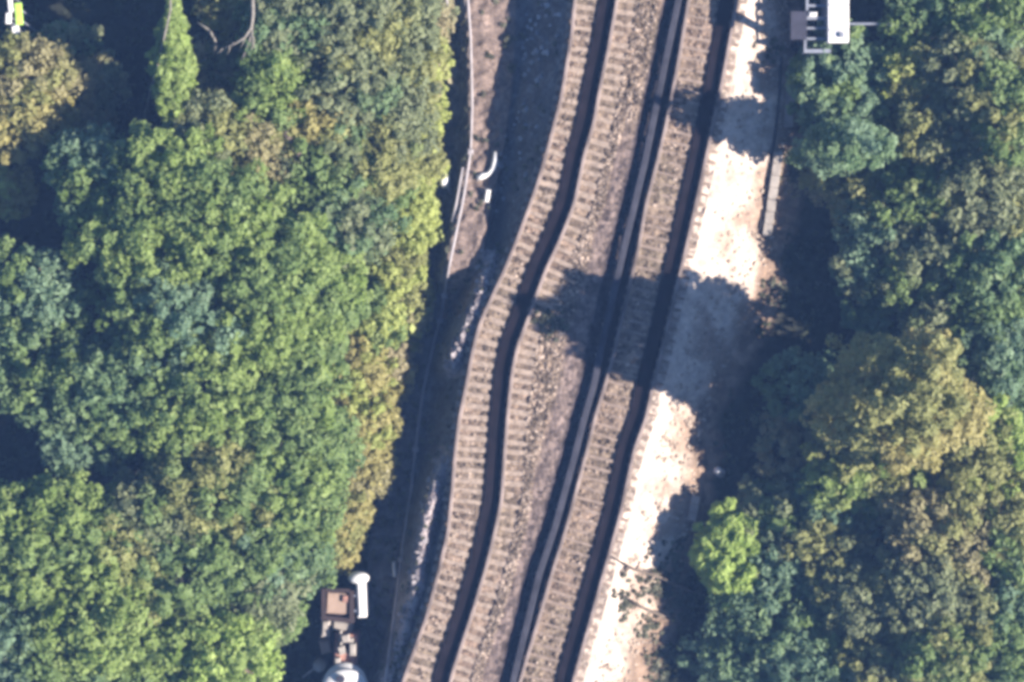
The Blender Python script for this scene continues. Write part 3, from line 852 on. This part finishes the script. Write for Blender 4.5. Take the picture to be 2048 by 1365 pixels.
# lime conifer: pointed crown with a pale stem
t = tree('conifer', 'narrow pointed lime green conifer standing in the dark upper left clearing', 'tree', 343, 118, 37, 118, 3.6, ['bright', 'lime'], GL, depth=1.5, wedge=.78, pr=(.18, .30), leaf=.12, nleaf=26, area=.12, rough=.12, group=WL)
o = MB().tube([P(341, -30, 4.2), P(341, 20, 4.0), P(318, 120, 3.2), P(300, 190, 2.4), P(286, 245, 1.2), P(280, 262, -2.2)], [.03, .035, .045, .05, .05, .06]).build('bare_sapling', M['pale_bark'], smooth=True)
tag(o, 'thin pale bare sapling leaning along the left of the lime conifer', 'sapling')
# pale bare branch
m = MB()
br = [(505, -20), (506, 30), (503, 55), (490, 75), (470, 88), (445, 98)]
m.tube([P(x, y, 3.9 - .004 * (y + 20)) for x, y in br], [.075, .07, .06, .045, .03, .012], 6)
m.tube([P(503, 55, 3.6), P(500, 80, 3.3), P(490, 105, 3.0)], [.06, .045, .02], 6)
m.tube([P(503, 60, 3.6), P(508, 85, 3.3), P(498, 112, 3.0)], [.05, .035, .02], 6)
for (x0, y0, x1, y1) in ((490, 75, 478, 100), (470, 88, 455, 84), (500, 80, 512, 104), (445, 98, 430, 110), (490, 105, 480, 122), (503, 55, 520, 66), (460, 93, 452, 112)):
    m.tube([P(x0, y0, 3.3), P((x0 + x1) / 2 + 2, (y0 + y1) / 2, 3.25), P(x1, y1, 3.0)], [.03, .02, .008], 5)
m.tube([P(395, 45, 2.6), P(420, 62, 2.5), P(432, 85, 2.2), P(428, 110, 1.8)], [.03, .045, .05, .05], 6)
m.tube([P(505, -20, 3.98), P(507, -60, 1.0), P(508, -80, -2.4)], [.09, .13, .17], 8)
tag(m.build('bare_tree', M['pale_bark'], smooth=True), 'pale bare forked tree without leaves reaching in from the top edge', 'bare tree')
m = MB(); m.tube([P(545, 232, 2.2), P(570, 265, 2.3), P(600, 312, 2.2)], [.16, .15, .10], 8)
m.tube([P(570, 265, 2.3), P(560, 285, 1.2), P(556, 300, -2.2)], [.10, .12, .14], 8)
tag(m.build('fallen_tree', M['bark'], smooth=True), 'dark leaning dead trunk lying across the crowns near the olive tree', 'dead trunk')
# --- yellow hedge
def Hd(label, px, py, rx, ry, top, pals):
    tree('hedge_bush', label, 'hedge bush', px, py, rx * 1.2, ry * 1.12, top - .25, pals.split(), -2.4 if py < 600 else -3.1, depth=1.15, pr=(.16, .28), leaf=.09, nleaf=34, area=.12, rough=.12, group=HG)
Hd('pale straw coloured hedge bush at the top edge', 862, 30, 34, 55, .3, 'dry grey')
Hd('straw yellow hedge bush below the topmost hedge bush', 850, 120, 38, 65, .4, 'dry yellow')
Hd('yellow green hedge bush level with the first tree shadow on the tracks', 838, 220, 42, 65, .3, 'yellow olive')
Hd('yellow hedge bush left of the rounded white post', 832, 320, 40, 65, .3, 'yellow olive')
Hd('brightest lemon yellow hedge bush of the row', 822, 430, 42, 70, .5, 'yellow yellow')
Hd('yellow green hedge bush just below the lemon yellow one', 790, 530, 50, 55, .0, 'yellow olive')
Hd('lime tinged hedge bush halfway along the row', 752, 630, 48, 65, .2, 'yellow green')
Hd('grey brown low bush on the outer edge of the hedge, above the golden bushes', 815, 600, 36, 75, -.7, 'dry olive')
Hd('golden yellow hedge bush facing the kink in the track', 712, 740, 52, 60, .2, 'yellow gold')
Hd('straggly tan bush on the outer edge of the hedge, beside the golden bushes', 782, 730, 34, 75, -.9, 'dry gold')
Hd('broad golden hedge bush below the one facing the kink', 725, 835, 58, 60, .0, 'gold yellow')
Hd('orange brown hedge bush above the hooked white post', 722, 930, 48, 60, -.2, 'gold brown')
Hd('tan hedge bush left of and below the hooked white post', 690, 1020, 46, 58, -.3, 'gold olive')
Hd('olive brown hedge bush near the lower end of the row', 655, 1090, 48, 50, -.3, 'olive gold')
Hd('last green olive hedge bush at the corner above the cabin', 612, 1140, 42, 42, -.6, 'olive green')
# --- right wood
T('teal green feathery tree directly below the white cabinet', 1690, 165, 90, 95, 1.1, 'green teal', pr=(.24, .40), leaf=.14, area=.2)
T('teal green tree with pale tips below the feathery one', 1695, 290, 75, 38, 4.6, 'teal deep', depth=3.4, **big)
T('small bright yellow crown right of the feathery teal tree', 1835, 150, 66, 66, 1.5, 'yellow olive')
T('dark green tree at the top edge right of the grey bar', 1860, 30, 75, 70, 1.5, 'deep green', **big)
T('blue green tree at the right end of the top edge', 1985, 35, 95, 75, 2.4, 'teal green', **big)
T('dull olive tree below the top right corner', 1945, 150, 85, 80, 2.4, 'olive grey', **big)
T('olive green tree on the right edge below the top corner', 2025, 230, 70, 95, 3.4, 'olive green', **big)
T('dull olive tree in a shaded pocket right of the teal trees', 1880, 265, 80, 70, 1.7, 'grey olive', **big)
T('dark shaded tree below the teal tree with pale tips', 1790, 335, 70, 60, .5, 'deep grey', **big)
T('low brownish bush over the foot of the pale shoulder, above the large dark gap', 1675, 362, 70, 34, -.3, 'dry olive', name='bush', cat='bush', depth=.9)
T('olive bush right of the low brownish bush', 1760, 400, 84, 58, .7, 'olive grey')
T('light olive tree above the pale blob tree on the right', 1865, 400, 95, 84, 1.8, 'olive green', **big)
T('olive tree on the right edge beside the shaded pocket', 1990, 390, 95, 95, 2.8, 'olive grey', **big)
T('clumpy green tree overlooking the large dark gap', 1780, 500, 95, 85, 1.4, 'grey teal', **big)
T('grey green tree in the middle of the right wood', 1880, 530, 105, 92, 2.2, 'grey green', **big)
T('deep green tree at the right edge level with the kink', 2000, 560, 90, 95, 3.2, 'deep green', **big)
T('dark tree with separate pale leaf blobs above the golden domed tree', 1760, 615, 75, 60, .4, 'teal deep', area=.42, pr=(.2, .36), leaf=.14)
T('grey green tree between the golden domed tree and the right edge', 1905, 655, 84, 74, 2.2, 'grey green', **big)
T('dark green tree on the right edge right of the golden dome', 2010, 720, 80, 95, 3.0, 'deep teal', **big)
T('small dark green tree left of the golden domed tree', 1625, 775, 92, 68, .5, 'deep teal', area=.34)
T('large golden domed tree, the yellowest of the right wood', 1815, 802, 128, 104, 8.8, 'gold olive', depth=5.2, pr=(.26, .42), leaf=.12, area=.2, rough=.16)
T('olive green tree with fresh lower leaves below the golden dome', 1755, 925, 120, 95, 2.8, 'olive bright', pr=(.26, .42), leaf=.13, area=.22)
T('shadowy grey tree left of and below the golden dome', 1600, 895, 68, 72, .1, 'grey brown', area=.34)
T('yellow green tree at the right edge below the golden dome', 1985, 900, 85, 90, 3.6, 'olive lime', **big)
T('green blue low tree in the hollow under the olive green tree', 1700, 1000, 96, 66, 1.5, 'teal green', area=.3)
T('grey green leafy tree with a pointed upper edge above the lime tree', 1556, 1036, 92, 64, .5, 'grey green', pr=(.22, .38), leaf=.14, area=.2)
T('small brilliant lime green tree at the edge of the bright shoulder', 1460, 1112, 54, 88, 1.0, 'lime lime', pr=(.2, .34), leaf=.14, area=.14)
T('dull green tree immediately right of the lime green tree', 1575, 1128, 80, 76, .9, 'grey teal', pr=(.24, .40), area=.22)
T('smooth olive tree right of the dull green tree', 1665, 1110, 85, 85, 1.5, 'olive grey', pr=(.24, .40), area=.2)
T('brown tinted tree with the rustiest crown on the right', 1900, 1050, 105, 95, 3.5, 'brown olive', pr=(.26, .42), leaf=.12, area=.2)
T('greyish sparse tree in the dark hollow left of the rustiest crown', 1790, 1080, 72, 76, 1.6, 'grey brown', area=.36)
T('green tree at the right edge beside the rustiest crown', 2030, 1060, 60, 110, 3.6, 'olive green', **big)
T('wide greyish olive tree below the rustiest crown', 1890, 1190, 110, 85, 3.3, 'olive grey', pr=(.26, .42), leaf=.12, area=.2)
T('muted olive tree below the smooth olive tree', 1745, 1205, 90, 80, 2.3, 'olive grey', pr=(.26, .42), area=.22)
T('dark teal spiky tree right of the lower end of the shoulder', 1562, 1235, 105, 85, 1.2, 'teal deep', **big)
T('dark teal tree at the bottom edge right of the shoulder', 1492, 1320, 92, 85, .3, 'teal deep', **big)
T('teal green tree at the bottom edge, second from the shoulder', 1640, 1330, 100, 85, 1.5, 'teal green', **big)
T('grey olive tree at the bottom edge in the middle of the right wood', 1780, 1320, 95, 85, 2.3, 'grey olive', **big)
T('olive tree at the bottom edge, second from the right corner', 1905, 1310, 90, 85, 3.6, 'olive green', **big)
T('deep green tree in the bottom right corner', 2020, 1300, 75, 100, 3.4, 'deep green', **big)
T('dark green tree on the right edge above the bottom corner tree', 2035, 1180, 55, 70, 3.0, 'deep teal', **big)

# undergrowth: low leaves over the floor of both woods
def undergrowth():
    n = 9000
    px = rng.uniform(-150, 2200, n); py = rng.uniform(-150, 1510, n)
    ok = ((px < LN(py) - 110) | (px > P6(py) + 30))
    ok &= vnoise(X(px) + 60, Y(py) + 60, 1.0, 77) > .42
    ok &= ~((px > 620) & (px < 800) & (py > 1100))
    px, py = px[ok], py[ok]
    z = base_height(px[None, :], py[None, :])[0] + .12
    c = np.stack([X(px), Y(py), z], 1)
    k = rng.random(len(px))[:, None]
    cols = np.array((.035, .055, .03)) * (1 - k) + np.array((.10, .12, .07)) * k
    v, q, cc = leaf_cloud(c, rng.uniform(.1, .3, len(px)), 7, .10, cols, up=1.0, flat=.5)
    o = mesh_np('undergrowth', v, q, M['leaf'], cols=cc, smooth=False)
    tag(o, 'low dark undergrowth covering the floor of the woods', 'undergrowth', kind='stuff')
undergrowth()
def weeds():
    pts = []
    for (x, y, r, n) in ((1350, 1150, 55, 60), (1310, 1180, 45, 40), (1380, 1200, 40, 40), (1300, 1260, 30, 24), (1330, 1330, 40, 40), (1560, 590, 40, 25), (1015, 70, 8, 14), (1022, 130, 8, 10), (1110, 650, 30, 20), (1080, 640, 20, 20), (1600, 330, 40, 40), (1540, 100, 30, 14), (1250, 1210, 25, 18)):
        for k in range(n):
            px, py = random.gauss(x, r * .5), random.gauss(y, r * .5); pts.append((X(px), Y(py), hz(px, py) + .06))
    for k in range(420):
        py = random.uniform(-30, 1400); px = LN(py) - random.uniform(4, 100) if k % 3 else random.uniform(float(LN(py)) + 10, float(R1(py)) - 12)
        pts.append((X(px), Y(py), hz(px, py) + .05))
    c = np.array(pts); k = rng.random(len(c))[:, None]
    cols = np.array((.05, .06, .035)) * (1 - k) + np.array((.24, .24, .17)) * k
    v, q, cc = leaf_cloud(c, rng.uniform(.06, .2, len(c)), 9, .09, cols, up=.8, flat=.7)
    o = mesh_np('weeds', v, q, M['leaf'], cols=cc, smooth=False)
    tag(o, 'scattered weeds on the gravel beside the tracks', 'weeds', kind='stuff')
weeds()

# fallen dead branches over the lower shoulder
for (pp, label) in ((((1225, 1115), (1270, 1140), (1320, 1155), (1385, 1185)), 'long dead branch lying over the lower pale shoulder'),
                    (((1245, 1190), (1285, 1215), (1330, 1235)), 'shorter dead branch below the long one on the shoulder')):
    m = MB(); m.tube([P(x, y, hz(x, y) + .18) for x, y in pp], [.03, .05, .06, .07][:len(pp)], 6)
    for i in range(1, len(pp)):
        x, y = pp[i]
        m.tube([P(x, y, hz(x, y) + .18), P(x - 22, y - 14, hz(x - 22, y - 14) + .3)], [.04, .015], 5)
        m.tube([P(x - 10, y - 4, hz(x - 10, y - 4) + .16), P(x - 26, y + 12, hz(x - 26, y + 12) + .2)], [.035, .015], 5)
    tag(m.build('dead_branch', M['bark'], smooth=True), label, 'branch')

# ------------------------------------------------------------------ air
HAZE = True
if HAZE:
    m = bpy.data.materials.new('haze'); m.use_nodes = True
    t_ = m.node_tree; t_.nodes.remove(t_.nodes['Principled BSDF'])
    pv = t_.nodes.new('ShaderNodeVolumePrincipled')
    pv.inputs['Color'].default_value = (.24, .45, 1.0, 1)
    pv.inputs['Density'].default_value = .0006
    t_.links.new(pv.outputs[0], t_.nodes['Material Output'].inputs['Volume'])
    hb = MB().box((0, 0, 49), (3900, 3900, 106)).build('haze', m)
    hb['kind'] = 'stuff'; hb['label'] = 'thin blue haze of air over the whole place'; hb['category'] = 'haze'
